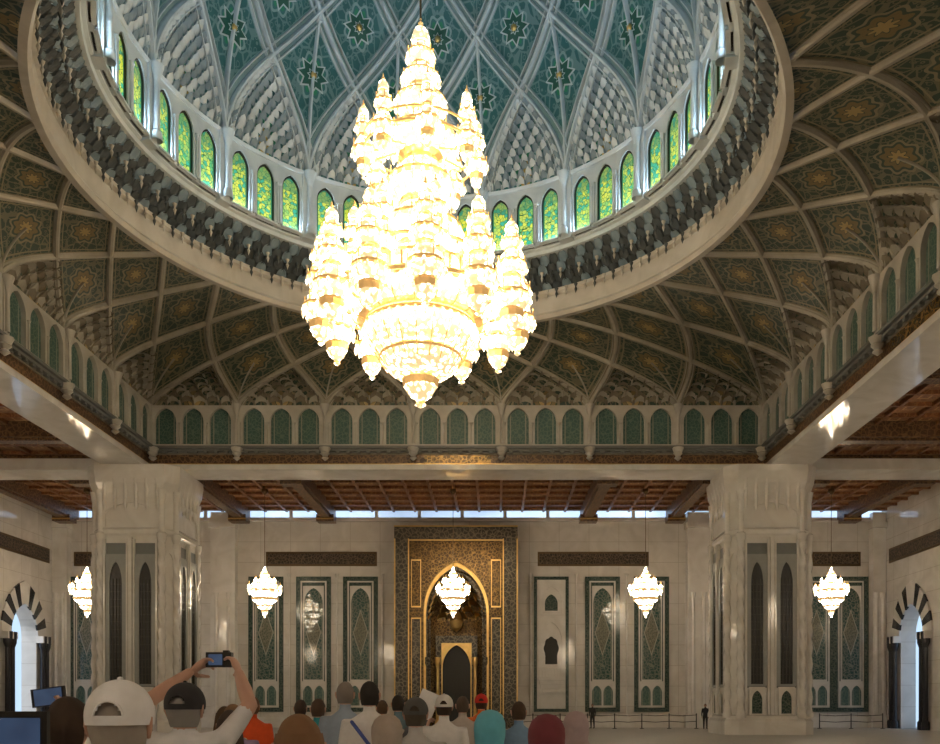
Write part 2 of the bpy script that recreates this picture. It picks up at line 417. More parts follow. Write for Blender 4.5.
# ------------------------------------------------------------ ceiling + beams
bo=SQ+2.2
X0,X1=SCX-bo,SCX+bo
def ceilpart(a,b,c,d):
    mb=MB();mb.box(a,b,c,d,CEIL,CEIL+.3,0)
    x=math.ceil((a+.1)/1.5)*1.5
    while x<b-.1: mb.box(x-.08,x+.08,c,d,CEIL-.18,CEIL,0);x+=1.5
    y=math.ceil((c+.1)/1.5)*1.5
    while y<d-.1: mb.box(a,b,y-.08,y+.08,CEIL-.18,CEIL,0);y+=1.5
    return mb
mats=[WOOD,WBEAM,GOLD]
for (c,d) in ((bo,HY1),(HY0,-bo)):
    mb=ceilpart(HX0,HX1,c,d)
    for x in (-27,-21,-15,-9,9,15,21,27):
        mb.box(x-.45,x+.45,c,d-.3,CEIL-.75,CEIL,1);mb.box(x-.3,x+.3,c,d-.3,CEIL-.9,CEIL-.75,1)
        if c>0:
            mb.box(x-.6,x+.6,HY1-1.9,HY1-.9,CEIL-1.15,CEIL-.7,1);mb.box(x-.6,x+.6,bo+.05,bo+.9,CEIL-1.15,CEIL-.7,1)
            mb.box(x-.62,x+.62,HY1-1.92,HY1-1.88,CEIL-1.05,CEIL-.95,2)
    mb.build('ceiling',mats)
for (a,b) in ((HX0,X0),(X1,HX1)):
    mb=ceilpart(a,b,-bo,bo)
    for y in (-12,-4,4,12): mb.box(a,b,y-.45,y+.45,CEIL-.75,CEIL,1);mb.box(a,b,y-.3,y+.3,CEIL-.9,CEIL-.75,1)
    mb.build('ceiling',mats)
mb=MB()
def sideframe(i,z=0.0):
    o=[(SCX,SQ),(SCX+SQ,0),(SCX,-SQ),(SCX-SQ,0)][i];n=[(0,-1,0),(-1,0,0),(0,1,0),(1,0,0)][i];x=[(1,0,0),(0,-1,0),(-1,0,0),(0,1,0)][i]
    return frame((o[0],o[1],z),x,n)
for i in range(4):
    mb.T=sideframe(i)
    e=SQ+2.2
    mb.box(-e,e,-2.2,0,BB,BB+.28,0)
    mb.box(-e,e,-2.1,-.08,BB+.28,15.2,1)
    mb.box(-e+2.2,e-2.2,-.09,-.04,BB+.84,BB+.88,4);mb.box(-e+2.2,e-2.2,-.09,-.04,BB+.3,BB+.33,4)
    mb.box(-1.8,1.8,-.1,-.03,BB+.33,BB+.78,3)
    mb.box(-SQ-.0,SQ,-2.1,.0,15.22,15.3,2);mb.box(-SQ,SQ,-2.1,.18,15.3,15.42,2);mb.box(-SQ,SQ,-2.1,.32,15.42,15.55,2)
    for k in range(8):
        x=-SQ+k*SQ*2/7
        if k in (0,7): x*=.985
        mb.lathe([(.02,14.75),(.2,14.9),(.12,15.0),(.26,15.15),(.22,15.2),(.34,15.45)],5,8,(x,.2))
    for k in range(int(SQ*2/.55)):
        x=-SQ+.3+k*.55;mb.box(x-.1,x+.1,0,.16,15.2,15.32,2)
mb.T=None
for (a,b) in ((HX0,X0),(X1,HX1)):
    for yc in (SQ,-SQ-2.2):
        mb.box(a,b,yc,yc+2.2,BB,BB+.6,0);mb.box(a,b,yc+.1,yc+2.1,BB+.6,CEIL,1)
mb.build('trim_1',[MARB,WBEAM,GREYS,MGOLD,GOLD,CREAM])

# ------------------------------------------------------------ vault zone
VAULT=empty('pendentive_vault',(0,0,0))
mb=MB();BW=SQ*2/7
NZ0,NZ1=15.55,17.75
for i in range(4):
    mb.T=sideframe(i,NZ0)
    mb.box(-SQ,SQ,-.3,-.02,-.4,NZ1-NZ0+.2,2)
    for k in range(7):
        x0=-SQ+k*BW
        mb.box(x0-.16,x0+.16,0,.26,0,NZ1-NZ0,0)
        mb.lathe([(.1,.1),(.08,1.6),(.2,2.0),(.26,2.2)],0,8,(x0,.3))
        for j in range(3):
            w=(BW-.32)/3
            cx=x0+.16+w*(j+.5)
            arch(mb,w,NZ1-NZ0,w*.78,2.08,1.35,.2,0,b=.1,y0=-.02,fill=1,yf=.0,cx=cx,n=6)
            mb.lathe([(.055,.1),(.045,1.1),(.09,1.25)],0,6,(cx-w/2,.22))
mb.build('niche_arcade',[CREAM,NICHE,SQM],VAULT)
R0=12.2;VZ0,VZ1=17.7,20.15
def sqp(u):
    u=u%28;sd=int(u//7);p=(u-7*sd)/7*2*SQ-SQ
    return [(SCX+p,SQ),(SCX+SQ,-p),(SCX-p,-SQ),(SCX-SQ,p)][sd]
def VS(u,t):
    sx,sy=sqp(u);a=math.radians(135)-u*2*pi/28
    k=1-math.cos(t*pi/2);cx,cy=R0*math.cos(a),R0*math.sin(a)
    return Vector((sx+(cx-sx)*k,sy+(cy-sy)*k,VZ0+(VZ1-VZ0)*math.sin(t*pi/2)))
def VG(t): return 1.5*max(t,0)**1.585
def vn(F,u,t,e=.02):
    a=F(u+e,t)-F(u-e,t);b=F(u,min(t+e,1.0))-F(u,max(t-e,0))
    n=a.cross(b).normalized();p=F(u,t)
    if n.dot(Vector((0,0,14))-p)<0: n=-n
    return n
mb=MB();nt_=28;nu=28*6
P=[];U=[]
for i in range(nt_+1):
    t=i/nt_;gg=VG(t)
    P.append([tuple(VS(j/6,t)) for j in range(nu+1)]);U.append([(j/6-gg+.0,j/6+gg) for j in range(nu+1)])
mb.grid(P,0,False,U,True)
for k in range(28):
    for sg in (1,-1):
        ts=[i/30 for i in range(31)]
        mb.sweep([VS(k+sg*VG(t),t) for t in ts],[vn(VS,k+sg*VG(t),t) for t in ts],.20,.13,1)
        for off in (.045,-.045):
            mb.sweep([VS(k+off+sg*VG(t),t) for t in ts],[vn(VS,k+off+sg*VG(t),t) for t in ts],.05,.07,1)
    ts=[.0+.5*i/10 for i in range(11)];mb.sweep([VS(k,t) for t in ts],[vn(VS,k,t) for t in ts],.08,.08,1)
mb.build('rib_vault',[VPAN,RIBM],VAULT)
def cellframe(F,u,t):
    n=vn(F,u,t);x=(F(u+.02,t)-F(u-.02,t)).normalized();up=n.cross(x)
    if up.z<0: up=-up
    return n,x,up
mb=MB()
for k in range(28):
    for r,(t,nc) in enumerate(((.02,6),(.09,6),(.16,5),(.23,4),(.295,3),(.355,2),(.41,1))):
        avail=1-2*VG(t+.03)-.06
        for c in range(nc):
            u=k+.5+avail*((c+.5)/nc-.5)
            n,x,up=cellframe(VS,u,t);p=VS(u,t)+n*.04
            hood(mb,p,x,n,up,avail*BW/nc*(.98-.1*t),.5,.22,(r+c)%2)
mb.build('squinch_muqarnas',[SQM,RIBM],VAULT)
mb=MB()
prof=[(12.35,20.0),(12.1,20.0),(12.0,20.15),(12.1,20.3),(12.05,21.0),(11.9,21.1),(11.9,21.25),(12.1,21.3)]
mb.lathe(prof,0,128)
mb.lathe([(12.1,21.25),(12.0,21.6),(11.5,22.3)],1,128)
mb.lathe([(11.5,22.3),(10.75,22.35),(10.72,22.5),(10.6,22.55),(10.6,22.68),(10.9,22.7)],2,128)
mb.build('ring_moulding',[CREAM,CORB,PALE],VAULT)
mb=MB();NC=150
for r in range(4):
    R=11.97-.30*r;z=21.2+.28*r
    for k in range(NC):
        a=2*pi*(k+.5*(r%2))/NC;n=Vector((-math.cos(a),-math.sin(a),0));x=Vector((math.sin(a),-math.cos(a),0))
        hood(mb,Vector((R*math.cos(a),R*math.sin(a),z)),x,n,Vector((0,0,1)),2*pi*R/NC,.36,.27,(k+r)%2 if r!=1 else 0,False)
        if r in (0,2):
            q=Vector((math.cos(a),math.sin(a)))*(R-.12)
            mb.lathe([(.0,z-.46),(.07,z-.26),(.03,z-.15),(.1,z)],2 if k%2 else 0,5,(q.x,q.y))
mb.build('muqarnas_cornice',[CORB,GREYB,CREAM],VAULT)

DOME=empty('dome',(0,0,0));RW=10.5
mb=MB();DZ0,DZ1=22.6,25.35
for k in range(16):
    th=pi/2+2*pi*k/16
    for j in (-1,0,1):
        a=th+j*(2*pi/16)*.30
        n=(-math.cos(a),-math.sin(a),0);x=(math.sin(a),-math.cos(a),0)
        mb.T=frame((RW*math.cos(a),RW*math.sin(a),DZ0),x,n)
        arch(mb,1.28,DZ1-DZ0,.84,2.5,1.85,.1,0,b=.12,y0=-.1,fill=1,yf=-.04,n=6)
        arch(mb,.84,2.5,.76,2.42,1.82,.04,3,b=.16,y0=-.04,n=6)
        mb.box(-.5,.5,.1,.2,.02,.1,0)
        for s2 in (-1,1): mb.lathe([(.08,.12),(.05,.22),(.05,1.75),(.09,1.9)],0,6,(s2*.56,.14))
    a=th+pi/16;n=(-math.cos(a),-math.sin(a),0);x=(math.sin(a),-math.cos(a),0)
    mb.T=frame((RW*math.cos(a),RW*math.sin(a),DZ0),x,n)
    mb.box(-.3,.3,-.3,.2,-.1,DZ1-DZ0+.1,0)
    mb.lathe([(.22,0),(.2,.3),(.13,.4),(.12,2.2),(.22,2.6),(.28,2.8)],0,10,(0,.3))
mb.T=None
mb.lathe([(RW+.35,22.4),(RW+.35,25.5)],0,64)
mb.lathe([(RW+.35,25.3),(RW-.15,25.32),(RW-.2,25.45),(RW+.1,25.55)],0,96)
mb.build('drum_windows',[PALE,GLASS,GREYB,DARK],DOME)
def DS(u,ph):
    a=pi/2+(u-.5)*2*pi/16
    return Vector((RW*math.cos(ph)*math.cos(a),RW*math.cos(ph)*math.sin(a),25.35+13*math.sin(ph)))
def DG(ph):
    return .5*(max(ph,0)/.33)**1.72 if ph<.33 else .5+2.6*(ph-.33)
def dn(F,u,t,e=.02):
    a=F(u+e,t)-F(u-e,t);b=F(u,t+e)-F(u,t-e);n=a.cross(b).normalized();p=F(u,t)
    if n.dot(Vector((0,0,26))-p)<0: n=-n
    return n
mb=MB();P=[];U=[]
for i in range(49):
    ph=1.555*i/48;gg=DG(ph)
    P.append([tuple(DS(j/8,ph)) for j in range(129)]);U.append([(j/8-gg,j/8+gg) for j in range(129)])
mb.grid(P,0,False,U,True)
for k in range(16):
    for sg in (1,-1):
        for off,w,h in ((0,.17,.26),(.09,.08,.16),(-.09,.08,.16)):
            phs=[1.3*i/44 for i in range(45)]
            mb.sweep([DS(k+off+sg*DG(p),p) for p in phs],[dn(DS,k+sg*DG(p),p) for p in phs],w,h,1)
    phs=[.02+.5*i/16 for i in range(17)];mb.sweep([DS(k,p) for p in phs],[dn(DS,k,p) for p in phs],.14,.22,1)
    phs=[.62+.8*i/16 for i in range(17)];mb.sweep([DS(k+.5,p) for p in phs],[dn(DS,k+.5,p) for p in phs],.08,.14,1)
    for (u,ph) in ((k+.5,.52),(k,.33),(k,.71),(k+.5,.9)):
        n=dn(DS,u,ph);x=(DS(u+.02,ph)-DS(u-.02,ph)).normalized();up=n.cross(x)
        mb.T=frame(tuple(DS(u,ph)),tuple(x),tuple(n),tuple(up))
        s=.7*math.cos(ph)
        for s3,y3,m3 in ((1.18,.03,1),(1.0,.06,2),(.45,.10,1),(.36,.12,2)):
            V=[(0,.03+y3,0)]
            for i in range(16):
                r=s*s3*(1 if i%2==0 else .62);V.append((r*math.cos(i*pi/8),y3,r*math.sin(i*pi/8)))
            mb.add(V,[(0,1+i,1+(i+1)%16) for i in range(16)],m3)
        mb.ell((0,.16,0),(.14,.08,.14),3,8,5);mb.T=None
mb.build('dome_shell',[DPAN,PALE,plain('dark_teal_star',(.012,.09,.07),.4),GOLD],DOME)
mb=MB()
def dfr(u,t):
    n=dn(DS,u,t);x=(DS(u+.02,t)-DS(u-.02,t)).normalized();up=n.cross(x)
    if up.z<0: up=-up
    return n,x,up
for k in range(16):
    for r in range(12):
        t=.010+.0255*r;avail=1-2*DG(t+.012)-.07
        nc=[10,10,9,9,8,7,6,5,4,3,2,1][r]
        if avail<.03: continue
        for c in range(nc):
            u=k+.5+avail*((c+.5)/nc-.5)
            n,x,up=dfr(u,t)
            hood(mb,DS(u,t)+n*.04,x,n,up,avail*4.12/nc,.46,.2,0 if (r+c)%2 else 1)
mb.build('dome_muqarnas',[PALE,GREYB],DOME)

# ------------------------------------------------------------ piers
def octo(h,c):
    return [(-c,-h),(c,-h),(h,-c),(h,c),(c,h),(-c,h),(-h,c),(-h,-c)]
def prism(mb,rings,mat):
    P=[[(x,y,z) for x,y in octo(h,c)] for h,c,z in rings];mb.grid(P,mat,True,None,False)
    mb.add(P[-1],[list(range(8))],mat)
mb=MB();h,c=2.18,1.62
prism(mb,[(h+.2,c+.16,0),(h+.2,c+.16,.7),(h+.1,c+.08,.85),(h+.1,c+.08,1.0),(h,c,1.05),(h,c,10.6),(h+.08,c+.06,10.7),(h+.08,c+.06,10.9),(h,c,11.0),(h,c,12.5),(h+.06,c+.05,12.9),(h+.22,c+.18,13.4),(h+.3,c+.24,14.0),(h+.3,c+.24,14.33)],0)
for q in range(4):
    a=q*pi/2;n=(-math.sin(a),math.cos(a),0);x=(math.cos(a),math.sin(a),0)
    mb.T=frame((n[0]*h,n[1]*h,0),x,n)
    for s2 in (-1,1):
        cx=s2*.78
        mb.box(cx-.54,cx+.54,0,.03,2.5,10.2,2)
        arch(mb,1.08,7.0,.66,6.6,5.4,.12,5,b=.1,y0=.03,fill=1,yf=.04,z0=2.6,cx=cx)
        for gi in range(3): mb.box(cx-.2+gi*.18,cx-.17+gi*.18,.05,.09,2.75,8.3,3)
        for gi in range(14): mb.box(cx-.3,cx+.3,.05,.08,2.8+gi*.4,2.83+gi*.4,3)
        arch(mb,.86,1.5,.56,1.3,.8,.12,0,b=.08,y0=.03,fill=4,yf=.04,z0=1.05,cx=cx)
        for e in (-.6,.6): mb.box(cx+e-.05,cx+e+.05,0,.16,1.05,10.4,0)
    mb.box(-.1,.1,0,.2,1.05,10.5,0)
    arch(mb,3.0,1.5,2.7,1.35,.7,.1,0,b=.05,y0=.02,fill=0,yf=.02,z0=11.0,n=6)
    for j in range(6):
        mb.lathe([(.02,11.9),(.1,12.2),(.12,13.2),(.2,13.6)],0,8,(-1.4+j*.56,.08))
    a2=a+pi/4;n2=(-math.sin(a2),math.cos(a2),0);x2=(math.cos(a2),math.sin(a2),0);hd=(h+c)/math.sqrt(2)
    mb.T=frame((n2[0]*hd,n2[1]*hd,0),x2,n2)
    arch(mb,.7,8.6,.46,8.3,7.6,.08,0,b=.1,y0=0,fill=0,yf=.01,z0=1.4)
    mb.T=None
    for px_,py_ in ((c,h),(h,c)):
        ca,sa=math.cos(a),math.sin(a);X=px_*ca-py_*sa;Y=px_*sa+py_*ca
        PP=[]
        for i in range(73):
            z=1.05+9.2*i/72
            PP.append([(X+.19*(1+.2*math.cos(3*(2*pi*j/15)+z*7))*math.cos(2*pi*j/15),Y+.19*(1+.2*math.cos(3*(2*pi*j/15)+z*7))*math.sin(2*pi*j/15),z) for j in range(15)])
        mb.grid(PP,0,True)
        mb.lathe([(.17,10.2),(.26,10.45),(.28,10.7),(.16,10.8),(.16,12.4),(.26,13.0)],0,10,(X,Y));mb.lathe([(.28,.9),(.28,1.1),(.2,1.3)],0,10,(X,Y))
pm=mb.mesh('marble_pier',[MARB,DARK,GREYS,plain('grille_bar',(.05,.045,.035),.4,.3),GBORD,plain('light_grey_carving',(.30,.31,.30),.4)])
for x,y in ((-16.75,18.0),(17.3,18.0),(-16.9,-18.4),(17.9,-18.4)): inst('marble_pier',pm,(x,y,0))

# ------------------------------------------------------------ grand chandelier
def stack(mb,c,tiers,seg=14,cr=0,go=1):
    for (z0,z1,r0,rm,r1) in tiers:
        hh=z1-z0
        pr=[(r0,z0),(rm*.72,z0+hh*.07),(rm*.96,z0+hh*.22),(rm,z0+hh*.42),(rm*1.12,z0+hh*.46),(rm*1.12,z0+hh*.52),(rm*.9,z0+hh*.56),(rm*.84,z0+hh*.74),(max(r1,rm*.6),z0+hh*.9),(r1,z1)]
        mb.lathe(pr,[go,cr,cr,go,go,go,cr,cr,go],seg,c,False)
        for i in range(seg):
            a=2*pi*i/seg;mb.lathe([(0,z0+hh*.16),(.07*rm+.03,z0+hh*.30),(.03*rm+.01,z0+hh*.44)],cr,4,(c[0]+rm*1.11*math.cos(a),c[1]+rm*1.11*math.sin(a)),False)
            if i%2==0: mb.lathe([(.02,z0+hh*.52),(.02,z0+hh*.8)],go,4,(c[0]+rm*1.0*math.cos(a),c[1]+rm*1.0*math.sin(a)),False)
def spire(mb,c,z,r,h,cr=0,go=1,seg=10):
    mb.lathe([(r,z),(r*1.05,z+h*.15),(r*.85,z+h*.38),(r*.45,z+h*.55),(r*.2,z+h*.64),(r*.3,z+h*.7),(r*.1,z+h*.78),(r*.14,z+h*.85),(0,z+h)],[cr,cr,cr,go,go,go,go,go],seg,c,False)
def drop(mb,c,z,r,h,cr=0,go=1,seg=10):
    mb.lathe([(0,z-h),(r*.3,z-h*.88),(r*.2,z-h*.76),(r*.62,z-h*.55),(r*.9,z-h*.25),(r,z)],[cr,go,cr,cr,go],seg,c,False)
ch=empty('grand_chandelier')
mb=MB()
drop(mb,(0,0),12.95,.66,1.0);mb.lathe([(.66,12.95),(.55,13.05),(.95,13.12),(1.25,13.35),(1.4,13.65),(1.45,13.72),(1.4,13.8)],[1,0,0,0,1,1],28,(0,0),False)
mb.lathe([(1.25,13.8),(1.6,13.95),(1.85,14.3),(1.95,14.65),(2.0,14.7),(1.95,14.78)],[0,0,0,1,1],32,(0,0),False)
mb.lathe([(1.85,14.78),(2.2,14.9),(2.45,15.2),(2.5,15.5),(2.58,15.55),(2.58,15.75),(2.3,15.8),(1.9,15.85)],[1,0,0,1,1,1,0],40,(0,0),False)
for i in range(40):
    a=2*pi*i/40;mb.lathe([(0,15.0),(.1,15.25),(.04,15.5)],0,5,(2.6*math.cos(a),2.6*math.sin(a)),False)
    mb.lathe([(0,14.15),(.08,14.4),(.04,14.65)],0,5,(1.98*math.cos(a),1.98*math.sin(a)),False)
    mb.box(2.52*math.cos(a)-.035,2.52*math.cos(a)+.035,2.52*math.sin(a)-.035,2.52*math.sin(a)+.035,15.7,16.2,1)
    if i%2==0:
        mb.tube([(1.27*math.cos(a),1.27*math.sin(a),13.34),(1.62*math.cos(a),1.62*math.sin(a),13.93),(1.9*math.cos(a),1.9*math.sin(a),14.4)],.025,4,1,caps=False)
        mb.tube([(2.0*math.cos(a),2.0*math.sin(a),14.8),(2.3*math.cos(a),2.3*math.sin(a),14.95),(2.52*math.cos(a),2.52*math.sin(a),15.5)],.03,4,1,caps=False)
stack(mb,(0,0),[(15.8,17.4,1.4,1.75,1.0),(17.4,19.0,.9,1.3,.75),(19.0,20.6,.65,1.05,.6),(20.6,22.2,.6,1.1,.6),(22.2,23.1,.5,.8,.42),(23.1,23.9,.4,.6,.32),(23.9,24.7,.28,.44,.24)],22)
spire(mb,(0,0),24.7,.32,1.0)
mb.build('central_tower',[CRYS,LGOLD],ch)
mb=MB()
for i in range(12):
    a=2*pi*i/12+.13;c=(3.42*math.cos(a),3.42*math.sin(a))
    drop(mb,c,14.7,.42,.75);stack(mb,c,[(14.7,15.9,.36,.56,.28),(15.9,16.8,.24,.44,.22),(16.8,17.4,.18,.32,.16)],12);spire(mb,c,17.4,.22,.62)
    mb.tube([(c[0],c[1],15.5),(c[0]*.72,c[1]*.72,15.15),(c[0]*.5,c[1]*.5,15.6)],.06,6,1)
for i in range(8):
    a=2*pi*i/8+.3;c=(2.3*math.cos(a),2.3*math.sin(a))
    drop(mb,c,16.3,.3,.5);stack(mb,c,[(16.3,17.4,.26,.42,.22),(17.4,18.2,.2,.32,.16)],12);spire(mb,c,18.2,.22,.65)
    mb.tube([(c[0],c[1],17.0),(c[0]*.6,c[1]*.6,17.0)],.05,6,1)
for i in range(8):
    a=2*pi*i/8+.2;c=(1.98*math.cos(a),1.98*math.sin(a))
    drop(mb,c,20.3,.24,.6);stack(mb,c,[(20.3,21.2,.2,.36,.18),(21.2,21.9,.16,.26,.14)],10);spire(mb,c,21.9,.18,.6)
    mb.tube([(c[0],c[1],20.9),(c[0]*.75,c[1]*.75,20.5),(c[0]*.4,c[1]*.4,20.8)],.045,6,1)
mb.build('lanterns',[CRYS,LGOLD],ch)
mb=MB()
def torus(mb,R,z,r,mat,seg=48):
    P=[[((R+r*math.cos(2*pi*j/6))*math.cos(2*pi*i/seg),(R+r*math.cos(2*pi*j/6))*math.sin(2*pi*i/seg),z+r*math.sin(2*pi*j/6)) for j in range(6)] for i in range(seg+1)]
    mb.grid(P,mat,True)
torus(mb,3.42,15.2,.07,0);torus(mb,2.3,16.9,.06,0);torus(mb,1.98,20.75,.05,0);torus(mb,1.98,21.2,.04,0)
mb.tube([(0,0,25.5),(0,0,38.3)],.04,6,1)
mb.build('frame_and_rod',[LGOLD,BRONZE],ch)

# ------------------------------------------------------------ smaller chandeliers
mb=MB()
drop(mb,(0,0),-1.15,.22,.5);mb.lathe([(.22,-1.15),(.45,-.95),(.5,-.85),(.42,-.8),(.75,-.55),(.82,-.4),(.7,-.35),(.95,-.05),(1.02,.1),(.9,.16),(.6,.2)],[0,1,0,0,1,0,0,1,0,1],24,(0,0),False)
stack(mb,(0,0),[(.1,.9,.4,.5,.2),(.9,1.3,.16,.22,.08)],14);spire(mb,(0,0),1.3,.1,.4)
for i in range(12):
    a=2*pi*i/12;c=(.98*math.cos(a),.98*math.sin(a));drop(mb,c,.12,.1,.35,seg=6);spire(mb,c,.12,.11,.5,seg=6)
for i in range(8):
    a=2*pi*i/8;c=(.6*math.cos(a),.6*math.sin(a));spire(mb,c,.55,.1,.5,seg=6);mb.tube([(c[0],c[1],.6),(c[0]*.5,c[1]*.5,.45)],.025,5,1)
mb.tube([(0,0,1.6),(0,0,CEIL-8.7-.2)],.02,6,2);mb.lathe([(.05,CEIL-8.7-.5),(.2,CEIL-8.7-.35),(.2,CEIL-8.7-.02)],2,10,(0,0))
sm=mb.mesh('pendant_chandelier',[CRYS2,LGOLD,BRONZE])
for x,y in [(-23.0,24.1),(-11.85,24.1),(-.03,24.1),(12.05,24.1),(23.7,24.1)]+[(s_,y) for s_ in (-23.4,24.2) for y in (6,-6,-18,-31)]+[(-12,-24.5),(12.5,-24.5),(-12,-35),(-4,-34),(4.5,-34),(12.5,-35)]:  # far row hangs in view; the others are added out of view as fill
    inst('pendant_chandelier',sm,(x,y,8.7))

for xa,xb in ((1.5,16.0),(24.2,28.4)):
    mb=MB();n=int((xb-xa)/1.8)
    for i in range(n+1):
        x=xa+(xb-xa)*i/n;mb.lathe([(.16,0),(.15,.03),(.04,.06),(.035,.95),(.05,1.0),(0,1.04)],0,8,(x,27.4))
    for i in range(n):
        p=xa+(xb-xa)*i/n;q=xa+(xb-xa)*(i+1)/n
        for z in (.92,.5): mb.tube([(p,27.4,z),((p+q)/2,27.4,z-.06),(q,27.4,z)],.025,5,0)
    mb.build('rope_barrier',[DARK])

# ------------------------------------------------------------ people
SK=plain('skin_light',(.54,.33,.25),.55,0,.08,9);SK2=plain('skin_tan',(.36,.20,.13),.55,0,.08,9)
EYE=plain('eye_white',(.8,.8,.78),.2);LIP=plain('lips',(.45,.16,.13),.5)
cache={}
def cloth(col):
    if col not in cache:
        g=G('cloth_%d'%len(cache));n=g.noise(g.co(),22,4);n2=g.noise(g.co(),5,2,1.0)
        c=g.mix(n,tuple(x*.85 for x in col),tuple(min(1,x*1.1) for x in col));c=g.mix(g.m('MULTIPLY',n2,.25),c,tuple(x*.5 for x in col))
        cache[col]=g.fin(c,.85,bump=n2,bs=.6,bd=.02)
    return cache[col]
def handmesh(mb,w,d,nrm,side,curl,mat,s=1.0):
    d=Vector(d).normalized();nrm=Vector(nrm);nrm=(nrm-d*nrm.dot(d)).normalized();x=d.cross(nrm).normalized()*side
    w=Vector(w)
    mb.tube([w-d*.02*s,w+d*.015*s,w+d*.05*s,w+d*.088*s],[.026*s,.03*s,.04*s,.04*s],12,mat,flat=.42,ref=nrm)
    for i,(off,L) in enumerate(((.03,.074),(.0105,.084),(-.0105,.078),(-.03,.06))):
        p=w+d*.086*s+x*off*s;pts=[p-d*.02*s,p];a=0
        for seg,fr in enumerate((.45,.32,.23)):
            a+=curl*(.6+.35*seg);dd=d*math.cos(a)+nrm*math.sin(a)+x*off*.8
            p=p+dd.normalized()*L*fr*s;pts.append(p)
        mb.tube(pts,[.0095*s,.0095*s,.0088*s,.008*s,.007*s],8,mat)
    p=w+d*.03*s+x*.03*s
    t1=p+(d*.6+x*.7+nrm*.3).normalized()*.04*s;t2=t1+(d*.8+x*.2+nrm*(.3+curl*.6)).normalized()*.032*s;t3=t2+(d*.8-x*.05+nrm*(.4+curl)).normalized()*.026*s
    mb.tube([p-x*.015*s,t1,t2,t3],[.014*s,.012*s,.0105*s,.0085*s],8,mat)
def seg_d(C,a,b):
    a=np.array(a);b=np.array(b);ab=b-a;t=np.clip(((C-a)@ab)/(ab@ab),0,1);return np.linalg.norm(C-(a+t[:,None]*ab),axis=1)
def person(name,x,y,H,yaw=0,shirt=(.5,.5,.5),pants=(.08,.08,.1),skin=SK,hair=(.05,.03,.02),gear=None,gcol=None,arms=None,robe=False,sleeve=True,long=False,headyaw=0,shrug=0.0,curl=.35,palms=None,bulk=1.0):
    s=(H-(.02 if gear else .0))/1.755
    E=empty(name,(x,y,0),yaw)
    hz=1.635
    sh=[(.19*sd,0,1.40+shrug) for sd in (-1,1)]
    if arms is None: arms=[((-.235,-.02,1.12),(-.235,.07,.88)),((.235,-.02,1.12),(.235,.07,.88))]
    mb=MB();parts=[]
    tor=[(.84,.15,.11),(.93,.172,.125),(1.05,.155,.11),(1.2,.172,.122),(1.33,.19,.12),(1.40+shrug*.6,.175,.1),(1.455+shrug*.6,.11,.078),(1.49+shrug*.4,.062,.06)]
    if robe: tor=[(.06,.25,.2),(.4,.22,.18),(.7,.2,.16)]+tor[1:]
    P=[[(rx*bulk*math.cos(2*pi*j/20),ry*bulk*math.sin(2*pi*j/20)-.01,z) for j in range(20)] for z,rx,ry in tor]
    mb.grid(P,0,True);mb.add(P[0],[list(range(20))]);mb.add(P[-1],[list(range(20))])
    parts.append(((0,0,1.0),(0,0,1.38),.17,0))
    if robe: parts.append(((0,0,.1),(0,0,1.0),.2,0))
    else: parts.append(((-.05,0,.9),(.05,0,.9),.13,1))
    mb.tube([(0,-.01,1.42),(0,.0,1.50),(0,.015,1.56)],[.062,.056,.055],12);parts.append(((0,.0,1.49),(0,.015,1.58),.052,2))
    for i,sd in enumerate((-1,1)):
        S=Vector(sh[i]);e=Vector(arms[i][0]);w=Vector(arms[i][1])
        S0=Vector((.1*sd,0,S.z-.02))
        mb.tube([S0,S,S.lerp(e,.5),e,e.lerp(w,.45),w],[.062,.062,.052,.042,.04,.028],12)
        parts.append((S0,S,.06,0))
        if sleeve: parts.append((S,e,.05,0));parts.append((e,e.lerp(w,.92),.045,0));parts.append((e.lerp(w,.95),w,.03,2))
        else: parts.append((S,S.lerp(e,.68),.055,0));parts.append((S.lerp(e,.75),e,.045,2));parts.append((e,w,.038,2))
        hx=.095*sd;fy=.03*sd
        if not robe:
            mb.tube([(hx*.95,0,.9),(hx,.01,.7),(hx*1.05,.01+fy,.48),(hx*1.08,-.01+fy,.3),(hx*1.08,-.02+fy,.09)],[.095,.083,.064,.058,.046],12)
            parts.append(((hx,0,.85),(hx*1.05,fy,.48),.07,1));parts.append(((hx*1.05,fy,.48),(hx*1.08,-.02+fy,.12),.05,1))
        mb.tube([(hx*1.08,-.05+fy,.045),(hx*1.12,.05+fy,.045),(hx*1.2,.17+fy,.035)],[.042,.046,.034],10);parts.append(((hx*1.08,-.05+fy,.03),(hx*1.2,.17+fy,.03),.045,3))
    tmp=bpy.data.objects.new('tmp',mb.mesh('tmp',[]));scene.collection.objects.link(tmp)
    r=tmp.modifiers.new('r','REMESH');r.mode='VOXEL';r.voxel_size=.014
    q=tmp.modifiers.new('s','SMOOTH');q.iterations=5;q.factor=.5
    me=bpy.data.meshes.new_from_object(tmp.evaluated_get(bpy.context.evaluated_depsgraph_get()))
    bpy.data.objects.remove(tmp)
    n=len(me.polygons);C=np.zeros(n*3);me.polygons.foreach_get('center',C);C=C.reshape(-1,3)
    D=np.array([seg_d(C,a,b)-rr for a,b,rr,_ in parts]);idx=D.argmin(0);mi=np.array([p[3] for p in parts])[idx]
    me.materials.clear()
    for m_ in (cloth(shirt),cloth(pants),skin,cloth((.04,.035,.03))): me.materials.append(m_)
    me.polygons.foreach_set('material_index',mi.astype(np.int32));me.polygons.foreach_set('use_smooth',[True]*n);me.update()
    ob=bpy.data.objects.new('body',me);scene.collection.objects.link(ob);ob.parent=E;ob.scale=(s,s,s)
    mb=MB()
